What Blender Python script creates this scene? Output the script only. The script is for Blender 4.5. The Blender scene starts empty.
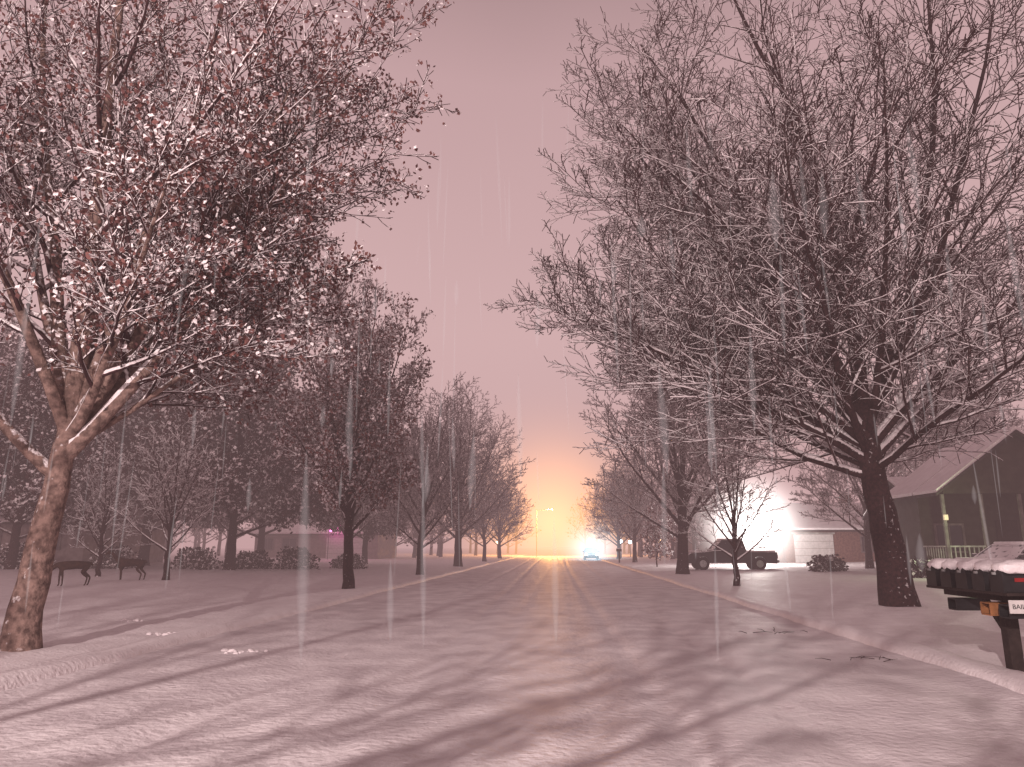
import bpy, bmesh, math, random
from mathutils import Vector, Matrix, noise
sc = bpy.context.scene
sc.view_settings.view_transform = 'Standard'
sc.view_settings.look = 'None'
sc.view_settings.exposure = 0

# ------------------------------------------------------------------ helpers
def link(o, parent=None):
    sc.collection.objects.link(o)
    if parent: o.parent = parent
    return o
def empty(name, loc=(0,0,0), rz=0):
    e = bpy.data.objects.new(name, None); e.location = loc; e.rotation_euler = (0,0,rz)
    e.empty_display_size = .2
    return link(e)
def mesh_obj(name, V, F, mats, parent=None, smooth=False, mi=None):
    me = bpy.data.meshes.new(name); me.from_pydata([tuple(v) for v in V], [], F)
    for m in (mats if isinstance(mats, (list,tuple)) else [mats]): me.materials.append(m)
    if mi: me.polygons.foreach_set('material_index', mi)
    if smooth: me.polygons.foreach_set('use_smooth', [True]*len(F))
    me.update()
    return link(bpy.data.objects.new(name, me), parent)
def bm_obj(name, bm, mat, parent=None, smooth=False):
    bmesh.ops.recalc_face_normals(bm, faces=bm.faces)
    me = bpy.data.meshes.new(name); bm.to_mesh(me); bm.free()
    me.materials.append(mat)
    if smooth: me.polygons.foreach_set('use_smooth', [True]*len(me.polygons))
    return link(bpy.data.objects.new(name, me), parent)
def box(parent, name, c, s, mat, bev=0.0, rot=None, seg=2, smooth=False):
    bm = bmesh.new(); bmesh.ops.create_cube(bm, size=1)
    for v in bm.verts: v.co = Vector((v.co.x*s[0], v.co.y*s[1], v.co.z*s[2]))
    if bev: bmesh.ops.bevel(bm, geom=bm.edges[:], offset=bev, segments=seg, profile=.5, affect='EDGES')
    M = Matrix.Translation(c)
    if rot: M = M @ Matrix.Rotation(rot[1], 4, rot[0])
    bmesh.ops.transform(bm, matrix=M, verts=bm.verts)
    return bm_obj(name, bm, mat, parent, smooth)
def cyl(parent, name, p0, p1, r0, r1, mat, n=16):
    p0=Vector(p0); p1=Vector(p1); d=p1-p0
    bm=bmesh.new(); bmesh.ops.create_cone(bm, cap_ends=True, segments=n, radius1=r0, radius2=r1, depth=d.length)
    M=Matrix.Translation((p0+p1)/2) @ d.to_track_quat('Z','Y').to_matrix().to_4x4()
    bmesh.ops.transform(bm, matrix=M, verts=bm.verts)
    return bm_obj(name,bm,mat,parent,False)
def prism(parent, name, prof, y0, y1, mat, bev=0, inset=None, axis='Y', smooth=False):
    bm=bmesh.new(); a=[];b=[]
    for x,z in prof:
        i = inset(z) if inset else 0
        a.append(bm.verts.new((x,y0+i,z))); b.append(bm.verts.new((x,y1-i,z)))
    bm.faces.new(a); bm.faces.new(b[::-1]); n=len(prof)
    for k in range(n): bm.faces.new((a[k],a[(k+1)%n],b[(k+1)%n],b[k]))
    if bev: bmesh.ops.bevel(bm, geom=[e for e in bm.edges], offset=bev, segments=2, profile=.5, affect='EDGES')
    if axis=='X':
        for v in bm.verts: v.co=Vector((v.co.y, v.co.x, v.co.z))
    return bm_obj(name,bm,mat,parent,smooth)

# ------------------------------------------------------------------ materials
SNOWC=(0.80,0.75,0.765)
def mk(name, col, rough=.7, col2=None, nscale=6, snow=None, bump=0.0, bscale=20, metal=0, emit=None, estr=0, wind=0.0, sscale=5):
    m=bpy.data.materials.new(name); m.use_nodes=True; nt=m.node_tree; N=nt.nodes; L=nt.links
    b=N['Principled BSDF']; b.inputs['Roughness'].default_value=rough; b.inputs['Metallic'].default_value=metal
    b.inputs['Specular IOR Level'].default_value=.25
    g=N.new('ShaderNodeNewGeometry')
    nz=N.new('ShaderNodeTexNoise'); nz.inputs['Scale'].default_value=nscale; nz.inputs['Detail'].default_value=2
    L.new(g.outputs['Position'], nz.inputs['Vector'])
    mix=N.new('ShaderNodeMix'); mix.data_type='RGBA'
    mr=N.new('ShaderNodeMapRange'); mr.inputs[1].default_value=.35; mr.inputs[2].default_value=.65
    L.new(nz.outputs['Fac'], mr.inputs[0]); L.new(mr.outputs[0], mix.inputs[0])
    c2=col2 or tuple(c*.6 for c in col)
    mix.inputs[6].default_value=(*col,1); mix.inputs[7].default_value=(*c2,1)
    out=mix.outputs[2]
    if snow is not None:
        dt=N.new('ShaderNodeVectorMath'); dt.operation='DOT_PRODUCT'; L.new(g.outputs['Normal'], dt.inputs[0])
        v=Vector((0,-wind,1)).normalized(); dt.inputs[1].default_value=tuple(v)
        n2=N.new('ShaderNodeTexNoise'); n2.inputs['Scale'].default_value=sscale; n2.inputs['Detail'].default_value=2
        L.new(g.outputs['Position'], n2.inputs['Vector'])
        ad=N.new('ShaderNodeMath'); ad.operation='MULTIPLY_ADD'; ad.inputs[1].default_value=1.5
        L.new(n2.outputs['Fac'], ad.inputs[0]); L.new(dt.outputs['Value'], ad.inputs[2])
        m2=N.new('ShaderNodeMapRange'); m2.inputs[1].default_value=.75+snow; m2.inputs[2].default_value=.75+snow+.22
        L.new(ad.outputs[0], m2.inputs[0])
        mx=N.new('ShaderNodeMix'); mx.data_type='RGBA'; L.new(m2.outputs[0], mx.inputs[0])
        L.new(out, mx.inputs[6]); mx.inputs[7].default_value=(*SNOWC,1); out=mx.outputs[2]
    L.new(out, b.inputs['Base Color'])
    if bump:
        nb=N.new('ShaderNodeTexNoise'); nb.inputs['Scale'].default_value=bscale; nb.inputs['Detail'].default_value=3
        L.new(g.outputs['Position'], nb.inputs['Vector'])
        bp=N.new('ShaderNodeBump'); bp.inputs['Strength'].default_value=bump; bp.inputs['Distance'].default_value=.03
        L.new(nb.outputs['Fac'], bp.inputs['Height']); L.new(bp.outputs[0], b.inputs['Normal'])
    if emit:
        b.inputs['Emission Color'].default_value=(*emit,1); b.inputs['Emission Strength'].default_value=estr
    return m
M_snow = mk('snow', SNOWC, .55, (0.73,0.675,0.69), 3, bump=.7, bscale=16)
M_road = mk('road_snow', (0.78,0.73,0.745), .55, (0.60,0.545,0.565), 1.3, bump=1.0, bscale=11)
M_bark = mk('bark', (0.048,0.021,0.022), .9, (0.02,0.009,0.010), 14, snow=.50, bump=.8, bscale=30, wind=.2, sscale=11)
M_bark2= mk('bark_pale', (0.26,0.175,0.15), .9, (0.09,0.057,0.05), 9, snow=.48, bump=1, bscale=22, wind=.2, sscale=11)
M_twig = mk('twig', (0.052,0.020,0.022), .9, (0.028,0.011,0.013), 3, snow=.16, wind=.4)
M_leaf = mk('dead_leaf', (0.20,0.09,0.08), .8, (0.08,0.033,0.034), 2, snow=.27, wind=.4)
M_ever = mk('dark_foliage', (0.085,0.044,0.045), .9, (0.03,0.016,0.018), 1, snow=.36, wind=.3)
M_shrub= mk('shrub_leaf', (0.05,0.03,0.028), .9, (0.03,0.018,0.018), 3, snow=.3)
M_wood = mk('dark_wood', (0.03,0.02,0.018), .8, None, 12, bump=.4)
M_black= mk('black_metal', (0.02,0.02,0.022), .45, None, 8)
M_amber= mk('amber_plastic', (0.35,0.15,0.06), .5, None, 8)
M_white= mk('white_paint', (0.6,0.57,0.56), .6, (0.5,0.48,0.47), 5)
M_steel= mk('galvanised', (0.3,0.3,0.3), .5, None, 8)
M_glass= mk('dark_glass', (0.02,0.02,0.025), .1, None, 2, snow=.5)
M_tyre = mk('tyre', (0.02,0.02,0.02), .9, None, 10)
M_hub  = mk('hub', (0.35,0.35,0.36), .35, None, 10, metal=.7)
M_paintD=mk('dark_car_paint', (0.03,0.03,0.035), .35, None, 2, snow=.4)
M_paintG=mk('grey_car_paint', (0.16,0.16,0.17), .35, None, 2, snow=.35)
M_sidD = mk('dark_siding', (0.05,0.042,0.034), .8, (0.035,0.03,0.024), 3)
M_sidP = mk('pale_siding', (0.24,0.19,0.185), .8, (0.18,0.14,0.14), 3)
M_brick= mk('brick', (0.2,0.11,0.09), .9, (0.13,0.07,0.06), 6)
M_trim = mk('trim', (0.4,0.37,0.36), .7, None, 3)
M_trimD= mk('dark_trim', (0.16,0.13,0.13), .7, None, 3)
M_shing= mk('shingle', (0.06,0.05,0.05), .9, None, 5)
M_win  = mk('window_glass', (0.03,0.03,0.04), .1, None, 2)
M_winlit=mk('window_lit', (0.5,0.4,0.3), .5, None, 2, emit=(1,.72,.45), estr=.5)
M_deer = mk('deer_fur', (0.06,0.030,0.022), .9, (0.035,0.018,0.014), 9)
M_red  = mk('red_lens', (0.3,0.02,0.02), .3)
M_stick= mk('stick', (0.04,0.022,0.02), .9, None, 9)
TM=[M_bark,M_twig,M_leaf,M_snow]

# ------------------------------------------------------------------ terrain
EL, ER = -6.35, 5.2
def sm(t): t=max(0,min(1,t)); return t*t*(3-2*t)
def gz(x,y):
    if EL-.02 < x < ER+.02: return -0.05
    out = x-ER if x>0 else EL-x
    z = -0.02+0.13*sm(out/.45) + 0.014*min(max(0,out-.5),22)
    n = noise.noise(Vector((x*.35,y*.35,3)))*.07 + noise.noise(Vector((x*1.7,y*1.7,8)))*.035+ noise.noise(Vector((x*4.1,y*4.1,2)))*.014
    return z + n*sm(out/1.2)
def coords(a,b,brk):
    xs=[a]; 
    while xs[-1]<b: xs.append(xs[-1]+brk(xs[-1]))
    xs[-1]=b
    return xs
def stepx(x):
    d=max(0,abs(x)-12); return .2+d*.09 if not(EL+.5<x<ER-.8) else .8
def stepy(y):
    return (.2 if y>0 else .3)+max(0,y-16)*.03+max(0,-y)*.1
xs=coords(-420,420,stepx); ys=coords(-60,700,stepy)
V=[(x,y,gz(x,y)) for y in ys for x in xs]; nx=len(xs)
F=[(j*nx+i,j*nx+i+1,(j+1)*nx+i+1,(j+1)*nx+i) for j in range(len(ys)-1) for i in range(nx-1)]
mesh_obj('ground',V,F,M_snow,smooth=True)
ruts=[-3.6,-2.1,1.0,2.5,-.9,.2]
def rz(x,y):
    z=.0
    for i,rx in enumerate(ruts):
        c=rx+.25*math.sin(y*.035+i*1.3)
        z-=(.032 if i<4 else .014)*math.exp(-((x-c)/.16)**2)
    z+=.022*noise.noise(Vector((x*.9,y*.5,1)))+.014*noise.noise(Vector((x*3,y*2,5)))+.007*noise.noise(Vector((x*7,y*6,5)))
    e=min(x-EL,ER-x); z+=.02*math.exp(-(e/.3)**2)
    return z
xs=[EL-.06+i*(ER-EL+.12)/150 for i in range(151)]; ys=coords(-60,150,lambda y:.12+max(0,y-12)*.02+max(0,-y)*.05)
V=[(x,y,rz(x,y)) for y in ys for x in xs]; nx=len(xs)
F=[(j*nx+i,j*nx+i+1,(j+1)*nx+i+1,(j+1)*nx+i) for j in range(len(ys)-1) for i in range(nx-1)]
mesh_obj('road',V,F,M_road,smooth=True)
def kerb(x0,sgn):
    ys=coords(-60,150,lambda y:.35+max(0,y-12)*.03+max(0,-y)*.1)
    prof=[(-.10,-.05),(-.05,.08),(.02,.135),(.14,.155),(.28,.14),(.42,.03)]
    V=[];n=len(prof)
    for y in ys:
        for px,pz in prof:
            j=noise.noise(Vector((x0,y*.8,px*3)))*.06+noise.noise(Vector((x0,y*.25,px*2)))*.08
            V.append((x0+sgn*(px+j),y,pz+j*.4))
    F=[(a*n+k,a*n+k+1,(a+1)*n+k+1,(a+1)*n+k) for a in range(len(ys)-1) for k in range(n-1)]
    if sgn<0: F=[f[::-1] for f in F]
    mesh_obj('kerb',V,[f[::-1] for f in F],M_snow,smooth=True)
kerb(EL,-1); kerb(ER,1)

# ------------------------------------------------------------------ trees
RC=random.Random(77)
class TB:
    def __init__(s): s.V=[];s.F=[];s.mi=[]
    def tube(s,pts,rad,sides,mi):
        n=len(pts); D=(pts[-1]-pts[0]).normalized()
        ref=Vector((0,0,1)) if abs(D.z)<.8 else Vector((1,.2,0))
        b=len(s.V)
        cs=[(math.cos(2*math.pi*k/sides),math.sin(2*math.pi*k/sides)) for k in range(sides)]
        for i in range(n):
            d=pts[min(i+1,n-1)]-pts[max(i-1,0)]
            u=d.cross(ref); 
            if u.length<1e-6: u=Vector((1,0,0))
            u.normalize(); w=d.cross(u).normalized(); r=rad[i]; p=pts[i]
            for c,q in cs: s.V.append(p+u*(c*r)+w*(q*r))
        for i in range(n-1):
            for k in range(sides):
                k2=(k+1)%sides
                s.F.append((b+i*sides+k,b+(i+1)*sides+k,b+(i+1)*sides+k2,b+i*sides+k2)); s.mi.append(mi)
    def leaf(s,p,sz,mi,rr):
        a=Vector((rr.gauss(0,1),rr.gauss(0,1),rr.gauss(0,1))).normalized()
        c=Vector((rr.gauss(0,1),rr.gauss(0,1),rr.gauss(0,.6))).normalized()
        w=a.cross(c)
        if w.length<1e-3: return
        w.normalize(); b=len(s.V); L=sz*rr.uniform(.7,1.3); W=L*.34
        s.V+= [p, p+a*L*.45+w*W, p+a*L, p+a*L*.45-w*W]; s.F.append((b,b+1,b+2,b+3)); s.mi.append(mi)
def rvec(rr,k): return Vector((rr.gauss(0,k),rr.gauss(0,k),rr.gauss(0,k)))
def perp(d,az):
    ref=Vector((0,0,1)) if abs(d.z)<.9 else Vector((1,0,0))
    u=d.cross(ref).normalized(); w=d.cross(u).normalized()
    return u*math.cos(az)+w*math.sin(az)
def grow(tb,p,d,L,r,lv,P,rr):
    ns=P['seg'][lv]; pts=[p.copy()]; dirs=[d.copy()]; q=p.copy(); d=d.copy()
    wig=P['wig'][lv]; up=P['up'][lv]
    for i in range(ns):
        d=(d+rvec(rr,wig)+Vector((0,0,up))).normalized()
        q=q+d*(L/ns); pts.append(q.copy()); dirs.append(d.copy())
    mn=P['rmin']; rad=[max(mn,r*(1-.85*(i/ns)**.8)) for i in range(ns+1)]
    sides=P['sides'][lv]
    tb.tube(pts,rad,sides,0 if lv<=1 else 1)
    # settled snow lying along the top of the branch
    if P['cap'] and lv<=3 and dirs[-1].z<.86 and RC.random()<P['cap']*(1.0 if p.z<7.5 else .3):
        tb.tube([pt+Vector((0,-.25*rd,rd*.75+.006)) for pt,rd in zip(pts,rad)],[ (rd*.72+.005)*RC.uniform(.75,1.15) for rd in rad],5 if lv<3 else 3,3)
    last=len(P['n'])
    if lv>=last:
        if P['leaf']:
            for k in range(1,len(pts)):
                if rr.random()<P['leaf']:
                    c=pts[k]+rvec(rr,P['lsp'])
                    for _ in range(P['leafn']): tb.leaf(c+rvec(rr,P['lsp']*.4),P['lsz'],2,rr)
        return
    n=P['n'][lv]; st=P['start'][lv]; az=rr.uniform(0,6.28)
    for k in range(n):
        t=st+(1-st)*(k+rr.random())/n; t=min(t,.999)
        f=t*ns; i=int(f); fr=f-i
        pp=pts[i].lerp(pts[i+1],fr); dd=dirs[i+1]; rc=rad[i]*(1-fr)+rad[i+1]*fr
        az+=2.4+rr.uniform(-.5,.5); a=math.radians(P['ang'][lv]*rr.uniform(.7,1.25))
        cd=(dd*math.cos(a)+perp(dd,az)*math.sin(a))
        if lv<3 and cd.z<-.15: cd.z*=-.3
        cd.normalize()
        cl=L*P['ratio'][lv]*(1-.55*t)*rr.uniform(.7,1.25)
        grow(tb,pp,cd,cl,max(mn,min(rc*.55,r*.4)),lv+1,P,rr)
BASE=dict(seg=[0,8,6,4,2],wig=[0,.05,.07,.08,.10],up=[0,.03,.03,.03,.02],sides=[10,7,4,3,3],cap=0,
          n=[0,12,9,5],start=[0,.22,.15,.1],ang=[0,40,40,40],ratio=[0,.5,.45,.42],rmin=.009,leaf=0,leafn=0,lsp=.05,lsz=.1)
def P_(**k): d=dict(BASE); d.update(k); return d
def make_tree(seed,trunk,r0,leaders,P,tb=None,origin=None,flare=1.2):
    rr=random.Random(seed); own=tb is None
    tb=tb or TB(); o=origin or Vector((0,0,0))
    pts=[Vector(t)+o for t in trunk]
    n=10; res=[]
    for i in range(n+1):
        f=i/n*(len(pts)-1); k=min(int(f),len(pts)-2); res.append(pts[k].lerp(pts[k+1],f-k)+ (rvec(rr,.015) if 0<i<n else Vector()))
    rad=[r0*(1-.4*i/n)*(flare if i==0 else (1.05 if i==1 else 1)) for i in range(n+1)]
    tb.tube(res,rad,P['sides'][0],0)
    for (t,az,el,L,r) in leaders:
        f=min(t,.999)*n; i=int(f); p=res[i].lerp(res[i+1],f-i)
        a=math.radians(az+rr.uniform(-6,6)); e=math.radians(el)
        grow(tb,p,Vector((math.cos(a)*math.cos(e),math.sin(a)*math.cos(e),math.sin(e))),L,r,1,P,rr)
    return tb
def tree_mesh(name,tb,mats):
    me=bpy.data.meshes.new(name); me.from_pydata([tuple(v) for v in tb.V],[],tb.F)
    for m in mats: me.materials.append(m)
    me.polygons.foreach_set('material_index',tb.mi); me.polygons.foreach_set('use_smooth',[True]*len(tb.F)); me.update()
    return me
def put(name,me,x,y,rot=0,s=1,dz=-.06,sz=None):
    o=bpy.data.objects.new(name,me); o.location=(x,y,gz(x,y)+dz); o.rotation_euler=(0,0,math.radians(rot)); o.scale=(s,s,sz or s)
    return link(o)

# big bare tree, right
P=P_(n=[0,19,12,6],seg=[0,10,6,3,2],up=[0,.02,.03,.02,.0],wig=[0,.06,.09,.10,.12],rmin=.0125,start=[0,.10,.08,.06],sides=[14,8,4,3,3],ang=[0,46,46,44],ratio=[0,.50,.45,.45],cap=.8)
ld=[(.68,178,22,8.6,.10),(.76,195,30,9.2,.12),(.82,165,40,9.6,.13),(.9,200,52,11.0,.15),(.97,150,64,13,.18),(1,250,72,14,.19),
    (.97,80,76,14.5,.20),(.95,10,66,13.5,.17),(.85,340,48,11,.15),(.78,20,34,9.5,.12),(.72,300,30,7.5,.10),(.70,60,28,8,.09),(.80,230,38,9,.12),(.9,110,50,11,.14),
    (.74,140,27,9,.10),(.99,185,70,14,.17),(.93,178,46,10.2,.13),(.98,345,58,13,.15),(.88,270,55,9.5,.12),(.86,188,36,9.4,.11),
    (.95,182,56,12.0,.14),(.8,182,28,9.4,.10),(.97,170,62,12.5,.14)]
tb=make_tree(11,[(0,0,0),(-.1,0,1.6),(-.26,.1,3.2),(-.34,.15,4.8)],.43,ld,P,flare=1.15)
put('bare_tree',tree_mesh('bare_tree_big',tb,TM),8.6,20.0)
# big maple, left, with retained leaves
P=P_(n=[0,16,10,6],seg=[0,9,6,3,2],rmin=.0085,leaf=.56,leafn=3,lsp=.08,lsz=.082,ratio=[0,.48,.46,.45],ang=[0,40,44,45],cap=.6)
ld=[(.84,5,42,5.7,.13),(.88,40,54,6.4,.12),(.95,150,60,7,.13),(1,80,84,11.5,.17),(.92,330,50,4.6,.10),(.75,200,42,5,.11),(.98,110,70,9.5,.14),
    (.90,12,26,4.6,.07),(.99,10,60,8.0,.14),(.97,240,62,7,.11),(.93,60,36,5.8,.09),(1,30,76,10.8,.15),(.99,170,74,10,.14),(.95,358,52,6.8,.12),(.99,50,58,8.8,.13)]
tb=make_tree(5,[(0,0,0),(.06,0,1.1),(.20,.0,2.3),(.28,.05,3.3)],.25,ld,P)
put('maple_tree',tree_mesh('maple_big',tb,[M_bark2,M_twig,M_leaf,M_snow]),-7.85,10.9)
# medium trees
def generic(seed,H,rad,r0,P,nl=12,e0=30,t0=.5,th=.4):
    rr=random.Random(seed*3+1); ld=[]
    for k in range(nl):
        f=k/(nl-1); el=e0+(82-e0)*f; L=(rad*1.05)*(1-f)+ (H*(1-th)*1.02)*f
        ld.append((t0+(1-t0)*f, k*137.5, el, L*rr.uniform(.88,1.1), r0*.36))
    return make_tree(seed,[(0,0,0),(rr.uniform(-.1,.1),0,H*.14),(rr.uniform(-.2,.2),rr.uniform(-.2,.2),H*th)],r0,ld,P)
Pm=P_(n=[0,13,10,5],rmin=.016,seg=[0,7,5,3,1],ang=[0,44,44,42])
Pl=P_(n=[0,13,9,4],rmin=.012,seg=[0,7,5,3,1],leaf=.75,leafn=3,lsp=.12,lsz=.13,ratio=[0,.42,.45,.42],cap=.6)
Ps=P_(n=[0,9,6,3],rmin=.008,seg=[0,6,4,2,1],cap=.5)
mA=tree_mesh('bare_a',generic(21,13.5,6.0,.34,Pm,18),TM)
mB=tree_mesh('bare_b',generic(22,13,5,.26,Pm,16),TM)
mC=tree_mesh('leafy_c',generic(23,12.8,2.9,.24,Pl,18,e0=42,t0=.55,th=.36),TM)
mD=tree_mesh('small_d',generic(24,6.6,2.2,.13,Ps,13),TM)
Pb=P_(n=[0,9,7,4],rmin=.025,seg=[0,5,4,3,2],sides=[7,4,3,3,3],leaf=.85,leafn=4,lsp=.3,lsz=.27)
mE=tree_mesh('dense_e',generic(25,15,6.2,.35,Pb,16,e0=15),[M_bark,M_twig,M_ever,M_snow])
put('maple_tree',mC,-7.65,27.5,0,.9,sz=.98)
put('bare_tree',mB,-7.6,41.5,40,.80)
put('bare_tree',mA,-7.8,59,80,1.0)
put('bare_tree',mB,-7.8,80,200,.85)
put('bare_tree',mA,-7.7,100,30,.8)
put('bare_tree',mD,6.8,29.7,10,1.0)
put('bare_tree',mA,7.0,43.5,150,1.05)
put('bare_tree',mB,7.4,74,100,.85)
put('bare_tree',mA,7.6,96,220,.8)
put('bare_tree',mB,19.5,49,60,.95)
put('bare_tree',mD,-16.4,31,90,1.1)
put('bare_tree',mD,-20.6,33,200,.9)
put('bare_tree',mA,-14,50,120,.85)
put('bare_tree',mB,30,56,20,1.05)
put('bare_tree',mA,33,62,80,1.1)
for (x,y,r,s) in [(-19,43,0,.92),(-27,48,70,1.05),(-35,50,140,1.0),(-24,60,210,.95),(-16,62,300,.8),(-44,54,20,1.1),(-30,40,33,.8)]:
    put('oak_tree',mE,x,y,r,s)
Py=P_(n=[0,6,4],rmin=.012,seg=[0,4,3,2,1],leaf=.95,leafn=4,lsp=.12,lsz=.18)
tb=generic(31,4.6,1.1,.06,Py,12); 
put('young_maple_tree',tree_mesh('young',tb,TM),7.3,57)
# trees behind the viewpoint (their branches shade the near road)
Pg=P_(n=[0,9,7,3],rmin=.014,seg=[0,7,5,3,1],ang=[0,36,38,38],up=[0,.04,.03,.02,.02])
ldl=[(.6+.4*k/6,az,el,L,.075) for k,(az,el,L) in enumerate([(0,22,8),(22,28,8.5),(-18,26,7),(8,42,8.5),(30,55,6.5),(170,65,4),(90,78,5)])]
tb=make_tree(41,[(0,0,0),(0,0,1.3),(.1,0,3.6)],.16,ldl,Pg)
put('bare_tree',tree_mesh('bare_g',tb,TM),-6.95,-6.2)
ldr=[(.6+.4*k/11,az,el,L,.075) for k,(az,el,L) in enumerate([(180,20,8),(155,26,7.5),(205,26,7.5),(170,38,8),(190,48,7.5),(120,40,5),(20,35,5),(280,45,5),(225,50,7),(150,58,6.5),(10,65,6),(90,75,6)])]
tb=make_tree(42,[(0,0,0),(0,0,1.3),(-.1,0,3.2)],.2,ldr,Pg)
put('bare_tree',tree_mesh('bare_h',tb,TM),7.2,-4.9)
# distant mass
rr=random.Random(99); tb=TB()
Pd=P_(n=[0,6,4],rmin=.03,seg=[0,4,3,2,1],sides=[5,3,3,3,3],leaf=.4,leafn=1,lsp=.3,lsz=.5)
def far(x,y,H):
    ld=[(.4+.6*k/9,k*137.5,25+55*k/9,(H*.42)*(1-k/9)+H*.6*k/9,.12) for k in range(10)]
    make_tree(rr.randint(0,99999),[(0,0,0),(.1,0,H*.2),(0,0,H*.4)],.28,ld,Pd,tb=tb,origin=Vector((x,y,0)))
for i in range(24): far(rr.uniform(-95,-30),rr.uniform(70,115),rr.uniform(11,16))
for i in range(24): far(rr.uniform(28,100),rr.uniform(72,125),rr.uniform(11,16))
for i in range(9):  far(rr.uniform(-26,-12),rr.uniform(85,130),rr.uniform(8,13))
for i in range(12):  far(rr.uniform(11,26),rr.uniform(85,130),rr.uniform(8,13))
for i in range(18): far(rr.uniform(-45,45),rr.uniform(150,175),rr.uniform(9,14))
link(bpy.data.objects.new('distant_trees',tree_mesh('distant_trees',tb,[M_bark,M_twig,M_ever])))

# shrubs
def shrub(x,y,rx,h,seed):
    rr=random.Random(seed); tb=TB()
    for k in range(900):
        a=rr.uniform(0,6.28); u=rr.random()**.4; t=rr.random()
        lump=1+.25*noise.noise(Vector((math.cos(a)*2+seed,math.sin(a)*2,t*3)))
        p=Vector((math.cos(a)*rx*u*lump*math.sqrt(max(0,1-t*t*.8)),math.sin(a)*rx*.7*u*lump*math.sqrt(max(0,1-t*t*.8)),t*h*lump))
        tb.leaf(p,.2,2,rr)
    for k in range(8):
        a=rr.uniform(0,6.28); tb.tube([Vector((0,0,0)),Vector((math.cos(a)*rx*.6,math.sin(a)*rx*.4,h*.8))],[.03,.01],3,0)
    put('shrub',tree_mesh('shrub',tb,[M_bark,M_twig,M_shrub]),x,y,0,1)
for i,(x,y,rx,h) in enumerate([(-22,45,1.6,1.2),(-19,46,1.4,1.0),(-16.5,47,1.5,1.3),(-14,50,1.2,.9),(-26,43,1.5,1.3),(15.5,45,1.1,.9),(16.4,35.2,.8,.8),(-30,41,1.6,1.4)]):
    shrub(x,y,rx,h,i)

# ------------------------------------------------------------------ houses
def window(par,name,c,w,h,face,lit=False):
    def b(n,cc,ss,m):
        if face=='Y-': box(par,n,(c[0]+cc[0],c[1]-cc[1],c[2]+cc[2]),(ss[0],ss[1],ss[2]),m)
        else: box(par,n,(c[0]+(-cc[1] if face=='X-' else cc[1]),c[1]+cc[0],c[2]+cc[2]),(ss[1],ss[0],ss[2]),m)
    T=M_trimD
    b(name+'_glass',(0,.01,0),(w,.03,h),M_winlit if lit else M_win)
    b(name+'_head',(0,.04,h/2+.05),(w+.2,.09,.1),T); b(name+'_sill',(0,.05,-h/2-.05),(w+.24,.11,.1),T)
    b(name+'_jamb_l',(-w/2-.05,.04,0),(.1,.08,h),T); b(name+'_jamb_r',(w/2+.05,.04,0),(.1,.08,h),T)
    b(name+'_mullion',(0,.035,0),(.05,.05,h),T)
def gable_roof(e,pre,half,D,eave,ridge,ax,y0=None,y1=None,ov=.5,cx=0):
    sl=(ridge-eave)/half; e0=eave-sl*ov
    if y0 is None: y0,y1=-D/2-ov,D/2+ov
    for s,nm in ((-1,pre+'_a'),(1,pre+'_b')):
        for nm2,o0,o1,m,g in ((nm,.01,.14,M_shing,0),(nm+'_snow',.145,.32,M_snow,.05)):
            prism(e,nm2,[(cx+s*(half+ov-g),e0+o0),(cx,ridge+o0),(cx,ridge+o1),(cx+s*(half+ov-g),e0+o1)],y0+g,y1-g,m,axis=ax)
def gable_house(name,x,y,w,d,eave,ridge,wallm,ridge_axis='Y',garage=None,wins=(),chim=True):
    e=empty(name,(x,y,gz(x,y)-.05))
    if ridge_axis=='Y':
        prism(e,'walls',[(-w/2,0),(w/2,0),(w/2,eave),(0,ridge),(-w/2,eave)],-d/2,d/2,wallm); half=w/2; D=d; ax='Y'
    else:
        prism(e,'walls',[(-d/2,0),(d/2,0),(d/2,eave),(0,ridge),(-d/2,eave)],-w/2,w/2,wallm,axis='X'); half=d/2; D=w; ax='X'
    gable_roof(e,'roof',half,D,eave,ridge,ax)
    if chim: box(e,'chimney',(w*.2,d*.1,ridge+.2),(.8,.8,1.8),M_brick)
    for k,(face,off,z,ww,hh,lit) in enumerate(wins):
        c=(off,-d/2,z) if face=='Y-' else ((-w/2,off,z) if face=='X-' else (w/2,off,z))
        window(e,'window_%d'%k,c,ww,hh,face,lit)
    if garage:
        face,off,gw,gh=garage
        for r in range(4):
            box(e,'garage_panel_%d'%r,(off,-d/2-.03,gh/8+r*gh/4),(gw,.06,gh/4-.02),M_white)
        box(e,'garage_head',(off,-d/2-.04,gh+.08),(gw+.3,.1,.14),M_trim)
    return e
h1=gable_house('porch_house',21.0,39,6.8,2.6,3.9,6.4,M_sidD,'Y',wins=[('Y-',-2.1,1.7,1.2,1.2,False),('Y-',2.1,1.7,1.2,1.2,False),('Y-',0,4.6,.9,.8,False)],chim=False)
PY=-1.3
box(h1,'porch_deck',(0,PY-1.26,.25),(7.2,2.4,.4),M_wood)
for i in range(5):
    xx=-3.4+i*1.7; box(h1,'porch_post_%d'%i,(xx,PY-2.35,2.05),(.13,.13,3.2),M_trimD)
prism(h1,'porch_gable',[(-3.4,3.68),(3.4,3.68),(3.4,3.88),(0,6.38),(-3.4,3.88)],PY-2.5,PY-2.3,M_sidD)
gable_roof(h1,'porch_roof',3.4,0,3.9,6.4,'Y',PY-2.9,PY-.505)
V=[];F=[]
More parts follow.
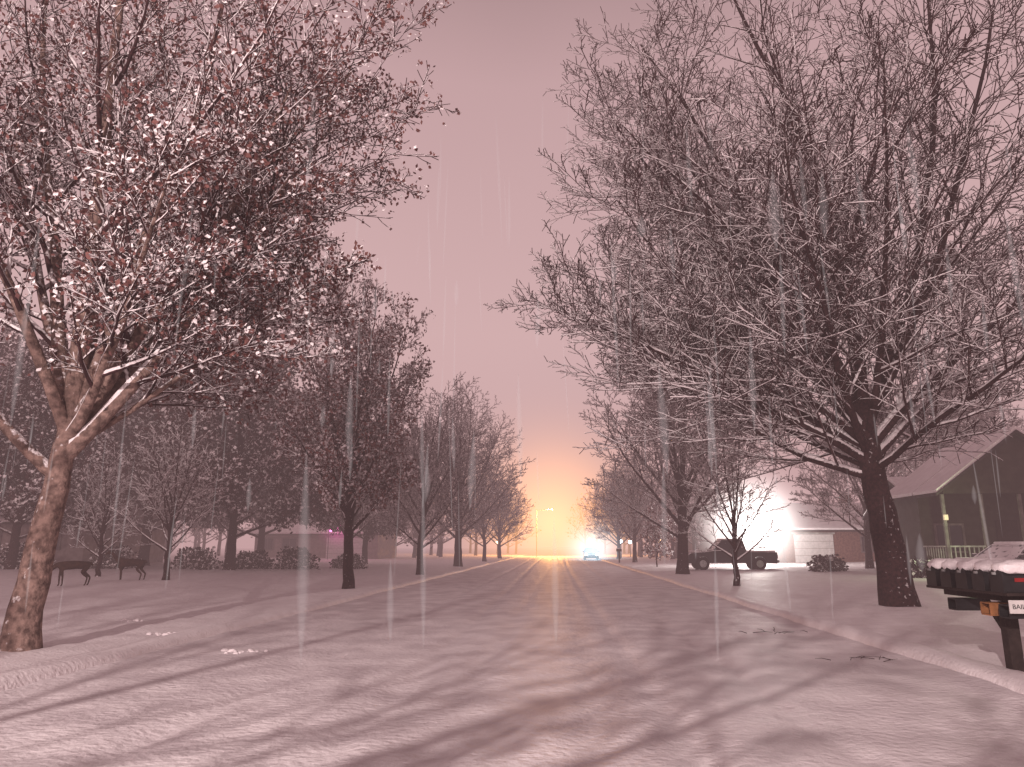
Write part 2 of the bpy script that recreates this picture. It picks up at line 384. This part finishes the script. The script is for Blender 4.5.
def addbox(V,F,c,s):
    b=len(V)
    for dx in(-.5,.5):
        for dy in(-.5,.5):
            for dz in(-.5,.5): V.append((c[0]+dx*s[0],c[1]+dy*s[1],c[2]+dz*s[2]))
    F+= [(b,b+1,b+3,b+2),(b+4,b+6,b+7,b+5),(b,b+4,b+5,b+1),(b+2,b+3,b+7,b+6),(b,b+2,b+6,b+4),(b+1,b+5,b+7,b+3)]
for i in range(33): 
    xx=-3.3+i*.206
    if 1.3<xx<2.6: continue
    addbox(V,F,(xx,PY-2.35,.88),(.045,.04,.8))
for a,b_ in ((-3.33,1.25),(2.6,3.33)):
    addbox(V,F,((a+b_)/2,PY-2.35,1.31),(b_-a,.08,.07)); 
for i in range(9): addbox(V,F,(-3.42,PY-2.15+i*.22,.88),(.04,.045,.8))
addbox(V,F,(-3.42,PY-1.2,1.31),(.08,2.1,.07))
mesh_obj('porch_railing',V,F,M_trim,h1)
box(h1,'front_door',(.6,PY-.04,1.5),(1.0,.08,2.1),M_wood)
prism(h1,'wing_walls',[(1.31,0),(8.5,0),(8.5,3.1),(4.9,4.9),(1.31,3.1)],-1.6,12,M_sidD,axis='X')
for s,xo in ((-1,.9),(1,8.9)):
    ze=2.9
    for nm2,o0,o1,m_,g in (('wing_roof%d'%s,.01,.14,M_shing,0),('wing_roof_snow%d'%s,.145,.32,M_snow,.05)):
        prism(h1,nm2,[(xo-s*g,ze+o0),(4.9,4.9+o0),(4.9,4.9+o1),(xo-s*g,ze+o1)],-2.1+g,12.5-g,m_,axis='X')
box(h1,'chimney',(6,5.5,5.4),(.8,.8,1.8),M_brick)
gable_house('garage_house',24.5,70,11,11,2.7,4.9,M_brick,'X',garage=('Y-',-3.2,3.2,2.3),wins=[('Y-',1.5,1.5,1.6,1.2,False),('X-',0,1.5,1.3,1.2,False)])
gable_house('siding_house',-38,52,15,10,2.9,5.6,M_sidP,'X',wins=[('Y-',5.2,1.6,1.3,1.0,False),('Y-',1,1.6,1.6,1.2,False),('Y-',-4,1.6,1.6,1.2,False)])
gable_house('siding_house',-27,88,14,10,2.8,5.2,M_sidP,'X',garage=('Y-',3.5,4.6,2.3),wins=[('Y-',-3,1.6,1.6,1.2,False),('Y-',-5.5,1.6,1.2,1.2,False)])
gable_house('brick_house',24,100,14,10,2.8,5.2,M_brick,'X',wins=[('Y-',-3,1.6,1.6,1.2,True)])

# ------------------------------------------------------------------ vehicles
def arch_profile(top, x0, x1, zb, wheels, r):
    pts=list(top)
    pts.append((x1,zb))
    for wx in sorted(wheels,reverse=True):
        for k in range(9):
            a=math.pi*k/8; pts.append((wx+r*math.cos(a), zb+ .02+ r*math.sin(a)*1.0))
    pts.append((x0,zb)); return pts
def wheel(e,n,x,y,r,w):
    s=1 if y>0 else -1
    cyl(e,n+'_tyre',(x,y-w/2,r),(x,y+w/2,r),r,r,M_tyre,28)
    cyl(e,n+'_hub',(x,y+s*(w/2-.02),r),(x,y+s*(w/2+.012),r),r*.62,r*.55,M_hub,14)
def car(name,x,y,rz_,paint,pickup=False,z=None,head=None):
    e=empty(name,(x,y,(gz(x,y) if z is None else z)-.03),math.radians(rz_))
    if pickup:
        w=1.0; wl=(-1.75,1.8); r=.40
        top=[(-2.85,.55),(-2.88,1.12),(-.95,1.14),(1.0,1.18),(1.25,1.16),(2.55,1.05),(2.78,.9),(2.82,.5)]
        prism(e,'body',arch_profile(top,-2.85,2.8,.42,wl,.47),-w,w,paint,bev=.03)
        gh=[(-.95,1.13),(1.15,1.16),(.55,1.82),(-.78,1.84)]
        snow=[((-.1,0,1.92),(1.25,1.5,.12)),((1.85,0,1.16),(1.2,1.6,.12)),((-1.95,0,1.16),(1.75,1.6,.14))]
        zt,zr=1.15,1.83
        box(e,'grille',(2.82,0,.85),(.04,1.3,.28),M_black); box(e,'front_bumper',(2.85,0,.55),(.14,1.95,.18),M_steel,.03); box(e,'rear_bumper',(-2.92,0,.55),(.14,1.9,.16),M_steel,.03)
        hl=(2.80,.78,.92)
    else:
        w=.9; wl=(-1.35,1.42); r=.33
        top=[(-2.25,.45),(-2.3,.75),(-2.15,.98),(-1.5,1.0),(.95,.98),(1.6,.9),(2.15,.76),(2.3,.6),(2.3,.4)]
        prism(e,'body',arch_profile(top,-2.25,2.28,.25,wl,.39),-w,w,paint,bev=.04)
        gh=[(-1.75,.97),(1.0,.96),(.25,1.42),(-1.15,1.42)]
        snow=[((-.45,0,1.50),(1.5,1.2,.13)),((1.55,0,.94),(1.0,1.5,.11)),((-1.95,0,1.04),(.5,1.4,.1))]
        zt,zr=.97,1.42
        box(e,'front_bumper',(2.28,0,.42),(.12,1.75,.2),paint,.04); box(e,'rear_bumper',(-2.28,0,.45),(.12,1.75,.2),paint,.04)
        hl=(2.24,.68,.66)
    ins=lambda z:.05+ (z-zt)/(zr-zt)*.16
    prism(e,'glasshouse',gh,-w,w,M_glass,bev=.01,inset=ins)
    rf=[(gh[3][0]-.05,zr-.02),(gh[2][0]+.05,zr-.02),(gh[2][0]-.02,zr+.06),(gh[3][0]+.05,zr+.06)]
    prism(e,'roof',rf,-w+.19,w-.19,paint,bev=.02)
    for s in(-1,1):
        for k,(xb,xt) in enumerate(((gh[1][0],gh[2][0]),((gh[0][0]+gh[1][0])/2-.1,(gh[2][0]+gh[3][0])/2),(gh[0][0],gh[3][0]))):
            cyl(e,'pillar_%d_%d'%(k,s),(xb,s*(w-.045),zt),(xt,s*(w-.20),zr),.045,.04,paint,8)
        wheel(e,'wheel_f%d'%s,wl[1],s*(w-.1),r,.24); wheel(e,'wheel_r%d'%s,wl[0],s*(w-.1),r,.24)
        box(e,'headlight_%d'%s,(hl[0],s*hl[1],hl[2]),(.1,.32,.16),head or M_trim,.03)
        box(e,'taillight_%d'%s,(-(2.87 if pickup else 2.24),s*(w-.12),.85),(.08,.16,.25),M_red,.02)
        box(e,'mirror_%d'%s,(gh[1][0]-.2,s*(w+.1),zt+.1),(.12,.2,.14),paint,.03)
        box(e,'door_handle_%d'%s,(-.1,s*(w+.01),zt-.15),(.18,.03,.04),M_steel)
        box(e,'door_gap_%d'%s,(.1,s*(w+.001),(zt+.45)/2),(.015,.01,zt-.5),M_tyre)
    for k,(c,s) in enumerate(snow): box(e,'snow_cap_%d'%k,c,s,M_snow,.05,smooth=True)
    return e
car('pickup_truck',11.0,50,180,M_paintD,True)
car('parked_car',16.8,29.0,200,M_paintG)
M_head=mk('headlight_on',(.8,.9,1),.3,emit=(.6,.95,1),estr=25)
car('parked_car',4.2,98,-90,M_paintD,z=0,head=M_head)
# ------------------------------------------------------------------ mailbox stand
mb=empty('mailbox_stand',(5.52,10.2,gz(5.52,10.2)-.06))
box(mb,'post',(0,-.35,.42),(.15,.15,1.0),M_wood,.01)
box(mb,'brace_a',(0,-.1,.72),(.06,.06,.62),M_wood,rot=('X',-.8)) 
box(mb,'beam',(0,.05,.97),(.14,1.95,.09),M_wood,.01)
box(mb,'shelf',(-.02,.05,1.035),(.56,1.95,.035),M_wood,.005)
def archp(w,h,n=8):
    r=w/2; p=[(-r,0)]+[(-r*math.cos(math.pi*k/n),h-r+r*math.sin(math.pi*k/n)) for k in range(n+1)]+[(r,0)]
    return p
for i in range(5):
    yy=-.74+i*.395
    prism(mb,'mailbox_%d_body'%i,[(yy+a,1.056+b) for a,b in archp(.26,.27)],-.28,.25,M_black,axis='X')
    prism(mb,'mailbox_%d_door'%i,[(yy+a,1.052+b) for a,b in archp(.275,.282)],-.305,-.282,M_black,axis='X')
    box(mb,'mailbox_%d_latch'%i,(-.32,yy,1.27),(.03,.04,.03),M_steel)
    box(mb,'mailbox_%d_flag'%i,(-.1,yy-.14,1.2),(.14,.008,.045),M_red)
    bm=bmesh.new(); bmesh.ops.create_uvsphere(bm,u_segments=24,v_segments=14,radius=1)
    for v in bm.verts:
        c=v.co.copy(); q=lambda t,e: math.copysign(abs(t)**e,t)
        z=q(c.z,.8)*.10; z=max(z,-.035-.02*(abs(c.y)>.7))
        nn=noise.noise(Vector((c.x*2.2,c.y*2.2,c.z*2+i*3.1)))
        v.co=Vector((q(c.x,.5)*.295-.015, yy+q(c.y,.6)*.155, 1.32+z+nn*.03))
    bm_obj('mailbox_%d_snow'%i,bm,M_snow,mb,True)
    if i in(0,1,3):
        for nm,c,s in (('top',(-.05,yy,.905),(.42,.2,.015)),('bot',(-.05,yy,.765),(.42,.2,.015)),('l',(-.05,yy-.1,.835),(.42,.015,.125)),('r',(-.05,yy+.1,.835),(.42,.015,.125)),('back',(.15,yy,.835),(.015,.18,.12))):
            box(mb,'paper_tube_%d_%s'%(i,nm),c,s,M_amber if i==1 else M_black)
box(mb,'name_plate',(-.1,-.945,.90),(.42,.02,.15),M_white,.004)
fc=bpy.data.curves.new('name_plate_text','FONT'); fc.body='BAILEY 142'; fc.size=.075; fc.align_x='CENTER'; fc.align_y='CENTER'; fc.extrude=.001
fc.materials.append(M_black); ft=link(bpy.data.objects.new('name_plate_text',fc),mb); ft.location=(-.1,-.958,.90); ft.rotation_euler=(math.radians(90),0,0)
mb2=empty('mailbox',(5.9,74,gz(5.9,74)))
box(mb2,'post',(0,0,.5),(.12,.12,1.1),M_wood); prism(mb2,'box',[(a,1.05+b) for a,b in archp(.22,.26)],-.26,.26,M_black,axis='X'); box(mb2,'snow_cap',(0,0,1.33),(.5,.2,.08),M_snow,.035)

# ------------------------------------------------------------------ deer
def deer(x,y,rz_,graze=True,s=1.0):
    e=empty('deer',(x,y,gz(x,y)-.03),math.radians(rz_)); e.scale=(s,s,s)
    if graze: hd=[(.50,0,.80,.10),(.68,0,.60,.075),(.80,0,.40,.062),(.90,0,.24,.058),(.99,0,.10,.03)]
    else: hd=[(.52,0,.90,.105),(.66,0,1.04,.075),(.76,0,1.16,.062),(.87,0,1.18,.06),(1.04,0,1.10,.03)]
    vs=[(-.46,0,.80,.15),(-.18,0,.78,.165),(.10,0,.76,.175),(.34,0,.78,.165)]+hd
    ed=[(i,i+1) for i in range(len(vs)-1)]
    def add(par,*pts):
        k=par
        for p in pts: vs.append(p); ed.append((k,len(vs)-1)); k=len(vs)-1
    add(0,(-.60,0,.82,.06),(-.68,0,.74,.03))
    for s_ in(-1,1):
        o=.05*s_
        add(0,(-.47,.10*s_,.66,.10),(-.36+o,.11*s_,.50,.062),(-.57+o,.10*s_,.31,.034),(-.53+o,.10*s_,.08,.024),(-.49+o,.10*s_,.015,.03))
        add(3,(.34,.09*s_,.60,.075),(.33-o,.09*s_,.36,.036),(.32-o,.09*s_,.08,.023),(.355-o,.09*s_,.015,.029))
        h=vs[7]; add(7,(h[0]-.04,.09*s_,h[2]+.06,.022),(h[0]-.09,.17*s_,h[2]+.09,.012))
    me=bpy.data.meshes.new('body'); me.from_pydata([v[:3] for v in vs],ed,[]); me.materials.append(M_deer)
    o=link(bpy.data.objects.new('body',me),e)
    bm=bmesh.new(); bm.from_mesh(me); bm.verts.layers.skin.verify(); bm.to_mesh(me); bm.free(); lay=me.skin_vertices[0].data
    for i,v in enumerate(vs): lay[i].radius=(v[3],v[3]); lay[i].use_root=(i==0)
    m=o.modifiers.new('skin','SKIN'); m.use_smooth_shade=True
    o.modifiers.new('sub','SUBSURF').levels=1; o.modifiers['sub'].render_levels=2
deer(-17.2,26.0,215,True,.95)
deer(-18.0,31.0,190,False,1.0)

# ------------------------------------------------------------------ fallen sticks + snow clumps
def sticks(x,y,seed,s):
    rr=random.Random(seed); tb=TB()
    for k in range(9):
        a=rr.uniform(0,3.14); L=rr.uniform(.2,.7); p=Vector((rr.gauss(0,.55),rr.gauss(0,.3),.03))
        q=p+Vector((math.cos(a)*L,math.sin(a)*L,rr.uniform(0,.03))); m=(p+q)/2+Vector((rr.gauss(0,.04),rr.gauss(0,.04),.03))
        tb.tube([p,m,q],[.010,.008,.004],5,0)
    o=link(bpy.data.objects.new('fallen_branches',tree_mesh('fallen_branches',tb,[M_stick]))); o.location=(x,y,.0); o.scale=(s,s,s)
sticks(4.1,15.0,1,.6); sticks(4.45,11.6,2,.5)
def clump(x,y,seed,r):
    rr=random.Random(seed); bm=bmesh.new()
    for k in range(14):
        s=r*rr.uniform(.15,.4); M=Matrix.Translation((rr.gauss(0,r*1.1),rr.gauss(0,r*.7),s*.2))@Matrix.Diagonal((s,s*.9,s*.55,1))
        bmesh.ops.create_icosphere(bm,subdivisions=2,radius=1,matrix=M)
    for v in bm.verts: v.co+=Vector((noise.noise(v.co*9),noise.noise(v.co*9+Vector((5,0,0))),noise.noise(v.co*9+Vector((0,5,0)))))*r*.18
    o=bm_obj('snow_clump',bm,M_snow,None,True); z=0 if EL<x<ER else gz(x,y); o.location=(x,y,z)
clump(-4.9,11.9,3,.15); clump(-6.9,13.2,4,.12); clump(-8.6,15.2,5,.12)

# ------------------------------------------------------------------ lamps
def halo(name,par,loc,Rr,col,k,pw=3):
    """lit fog round a lamp: emission falling off with distance from the lamp"""
    m=bpy.data.materials.new(name+'_mat'); m.use_nodes=True; nt=m.node_tree; N=nt.nodes; N.clear(); L=nt.links
    out=N.new('ShaderNodeOutputMaterial'); em=N.new('ShaderNodeEmission'); em.inputs[0].default_value=(*col,1)
    tc=N.new('ShaderNodeTexCoord'); ln=N.new('ShaderNodeVectorMath'); ln.operation='LENGTH'; L.new(tc.outputs['Object'],ln.inputs[0])
    mr=N.new('ShaderNodeMapRange'); mr.inputs[1].default_value=0; mr.inputs[2].default_value=Rr; mr.inputs[3].default_value=1; mr.inputs[4].default_value=0
    L.new(ln.outputs['Value'],mr.inputs[0]); pwn=N.new('ShaderNodeMath'); pwn.operation='POWER'; pwn.inputs[1].default_value=pw
    L.new(mr.outputs[0],pwn.inputs[0]); mu=N.new('ShaderNodeMath'); mu.operation='MULTIPLY'; mu.inputs[1].default_value=k
    L.new(pwn.outputs[0],mu.inputs[0]); L.new(mu.outputs[0],em.inputs[1]); L.new(em.outputs[0],out.inputs['Volume'])
    bm=bmesh.new(); bmesh.ops.create_icosphere(bm,subdivisions=3,radius=Rr)
    o=bm_obj(name,bm,m,par); o.location=loc; return o
def plight(par,name,loc,col,W,r=.12):
    l=bpy.data.lights.new(name,'POINT'); l.color=col; l.energy=W; l.shadow_soft_size=r
    o=link(bpy.data.objects.new(name,l),par); o.location=loc
def street_lamp(x,y,H,arm,col,W,hR,hk,estr=30,soft=.1):
    e=empty('street_lamp',(x,y,gz(x,y) if y<150 else 0))
    cyl(e,'pole',(0,0,0),(0,0,H),.1,.06,M_steel)
    cyl(e,'arm',(0,0,H-.3),(arm,0,H),.04,.035,M_steel,10)
    box(e,'head',(arm,0,H+.02),(.7,.3,.14),M_steel,.04)
    m=mk('lens_%d'%int(W),(.8,.8,.8),.4,emit=col,estr=estr)
    box(e,'lens',(arm,0,H-.09),(.45,.22,.06),m,.02)
    plight(e,'lamp',(arm,0,H-.3),col,W,soft)
    if hR: halo('glow_haze',e,(arm,0,H-2.5),hR,col,hk,3.5)
street_lamp(-6.9,-13,9.0,1.2,(1,.82,.78),28000,0,0,soft=.07)
street_lamp(-3.6,128,8.0,2.6,(1,.44,.11),20000,30,.145)
e=empty('flood_light',(14.9,59.0,gz(14.9,59.0)))
cyl(e,'pole',(0,0,0),(0,0,2.2),.06,.05,M_black); box(e,'housing',(0,0,2.3),(.3,.3,.08),M_black)
bm=bmesh.new(); bmesh.ops.create_uvsphere(bm,u_segments=20,v_segments=12,radius=.5)
M_bulb=mk('bulb',(.9,.9,.9),.4,emit=(1,.95,.9),estr=40)
o=bm_obj('bulb',bm,M_bulb,e,True); o.location=(0,0,2.9)
plight(e,'lamp',(0,-.8,2.9),(1,.93,.86),2000,.4); halo('glow_haze',e,(0,0,2.9),7,(1,.90,.86),4.0,5)
halo('headlight_haze',None,(4.4,95.5,1.2),6,(.55,.85,1),.5,3)
M_cool=mk('cool_bulb',(.9,.9,.9),.4,emit=(.8,.92,1),estr=14); M_warm=mk('warm_bulb',(.9,.9,.9),.4,emit=(1,.6,.3),estr=10)
for (x,y,mm) in [(8.6,104,M_cool),(10.4,110,M_cool),(-9.0,112,M_warm),(12.2,92,M_warm)]:
    e=empty('yard_light',(x,y,gz(x,y))); cyl(e,'pole',(0,0,0),(0,0,1.9),.05,.04,M_black,8)
    bm=bmesh.new(); bmesh.ops.create_uvsphere(bm,u_segments=12,v_segments=8,radius=.24)
    o=bm_obj('globe',bm,mm,e,True); o.location=(0,0,2.12); cyl(e,'cap',(0,0,2.35),(0,0,2.42),.15,.04,M_black,10)
e=empty('christmas_lights',(-22.6,76.5,0))
M_mag=mk('magenta_bulb',(.8,.1,.5),.4,emit=(1,.1,.5),estr=14)
for k in range(9):
    bm=bmesh.new(); bmesh.ops.create_uvsphere(bm,u_segments=8,v_segments=6,radius=.13)
    o=bm_obj('bulb_%d'%k,bm,M_mag,e,True); o.location=(-.8+k*.2,0,3.25+.2*(k%3))
cyl(e,'wire',(-1,0,3.3),(1,0,3.3),.015,.015,M_black,6)
cyl(e,'stake_a',(-1,0,0),(-1,0,3.3),.03,.03,M_black,6); cyl(e,'stake_b',(1,0,0),(1,0,3.3),.03,.03,M_black,6)
halo('glow_haze',e,(0,0,3.4),2.8,(1,.12,.5),.35,3)
plight(h1,'porch_light',(-3.9,-5.2,2.4),(.75,1,.55),150,.08)
box(h1,'porch_lantern',(-3.4,-3.78,2.6),(.16,.16,.25),M_winlit,.02)

# ------------------------------------------------------------------ falling snow (motion-streaked flakes)
m=bpy.data.materials.new('falling_snow'); m.use_nodes=True; nt=m.node_tree; N=nt.nodes; L=nt.links; N.clear()
out=N.new('ShaderNodeOutputMaterial'); mx=N.new('ShaderNodeMixShader'); tr=N.new('ShaderNodeBsdfTransparent'); glow=N.new('ShaderNodeEmission')
glow.inputs[0].default_value=(1,.86,.87,1); glow.inputs[1].default_value=.8  # streaks glow by themselves; emission replaces lamp light on the flakes
lw=N.new('ShaderNodeLayerWeight'); lw.inputs[0].default_value=.5
iv=N.new('ShaderNodeMath'); iv.operation='SUBTRACT'; iv.inputs[0].default_value=1; L.new(lw.outputs['Facing'],iv.inputs[1])
pw=N.new('ShaderNodeMath'); pw.operation='POWER'; pw.inputs[1].default_value=3.5; L.new(iv.outputs[0],pw.inputs[0])
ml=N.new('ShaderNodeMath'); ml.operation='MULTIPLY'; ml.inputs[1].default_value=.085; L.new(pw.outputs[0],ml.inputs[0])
L.new(ml.outputs[0],mx.inputs[0]); L.new(tr.outputs[0],mx.inputs[1]); L.new(glow.outputs[0],mx.inputs[2]); L.new(mx.outputs[0],out.inputs[0])
tb=TB(); rr=random.Random(23)
for k in range(220):
    y=rr.uniform(8,20); x=rr.uniform(-.8,.7)*y; z=rr.uniform(.3,.8+y*.64); Ls=rr.uniform(.25,2.4); r=rr.choice([.012,.015,.02,.025,.035,.06,.09])*rr.uniform(.8,1.2)
    p=Vector((x,y,z)); t=Vector((rr.uniform(-.05,.05),0,1))
    tb.tube([p+t*Ls*f for f in (0,.15,.35,.6,.85,1)],[.001,r*.55,r,r*.9,r*.45,.001],7,0)
link(bpy.data.objects.new('falling_snow',tree_mesh('falling_snow',tb,[m])))

# ------------------------------------------------------------------ haze
m=bpy.data.materials.new('haze'); m.use_nodes=True; nt=m.node_tree; N=nt.nodes; L=nt.links; N.clear()
out=N.new('ShaderNodeOutputMaterial'); ab=N.new('ShaderNodeVolumeAbsorption'); em=N.new('ShaderNodeEmission'); ad=N.new('ShaderNodeAddShader')
S=.0038; ab.inputs[0].default_value=(0,0,0,1); ab.inputs[1].default_value=S
em.inputs[0].default_value=(.55,.34,.345,1); em.inputs[1].default_value=S  # pink emission stands in for ambient light scattered in the fog
L.new(ab.outputs[0],ad.inputs[0]); L.new(em.outputs[0],ad.inputs[1]); L.new(ad.outputs[0],out.inputs['Volume'])
box(None,'haze',(0,320,22),(1000,800,50),m)

# ------------------------------------------------------------------ world
w=bpy.data.worlds.new('World'); sc.world=w; w.use_nodes=True; nt=w.node_tree; N=nt.nodes; L=nt.links; N.clear()
out=N.new('ShaderNodeOutputWorld'); bg=N.new('ShaderNodeBackground'); bg2=N.new('ShaderNodeBackground'); ad=N.new('ShaderNodeAddShader')
sky=N.new('ShaderNodeTexSky'); sky.sky_type='NISHITA'; sky.sun_disc=False; sky.sun_elevation=math.radians(1); sky.sun_rotation=math.radians(180)
L.new(sky.outputs[0],bg2.inputs[0]); bg2.inputs[1].default_value=.003
tc=N.new('ShaderNodeTexCoord'); sp=N.new('ShaderNodeSeparateXYZ'); L.new(tc.outputs['Generated'],sp.inputs[0])
nz=N.new('ShaderNodeTexNoise'); nz.inputs['Scale'].default_value=1.6; nz.inputs['Detail'].default_value=2; L.new(tc.outputs['Generated'],nz.inputs['Vector'])
ma=N.new('ShaderNodeMath'); ma.operation='MULTIPLY_ADD'; ma.inputs[1].default_value=.18; L.new(nz.outputs['Fac'],ma.inputs[0]); L.new(sp.outputs[2],ma.inputs[2])
cr=N.new('ShaderNodeValToRGB'); L.new(ma.outputs[0],cr.inputs[0])
el=cr.color_ramp.elements; el[0].position=.08; el[0].color=(.79,.555,.54,1); el[1].position=1; el[1].color=(.08,.05,.056,1)
x=el.new(.38); x.color=(.72,.49,.49,1); x=el.new(.68); x.color=(.56,.368,.378,1); x=el.new(.84); x.color=(.22,.143,.15,1)
L.new(cr.outputs[0],bg.inputs[0]); bg.inputs[1].default_value=1.0
L.new(bg.outputs[0],ad.inputs[0]); L.new(bg2.outputs[0],ad.inputs[1]); L.new(ad.outputs[0],out.inputs[0])

# ------------------------------------------------------------------ camera
cam=bpy.data.cameras.new('camera'); co=link(bpy.data.objects.new('camera',cam)); sc.camera=co
cam.sensor_width=36; cam.lens=36*739/1024; cam.clip_end=2000; cam.clip_start=.1
co.location=(0,0,1.6); co.rotation_euler=(math.radians(90+12.47),0,math.radians(3.48))
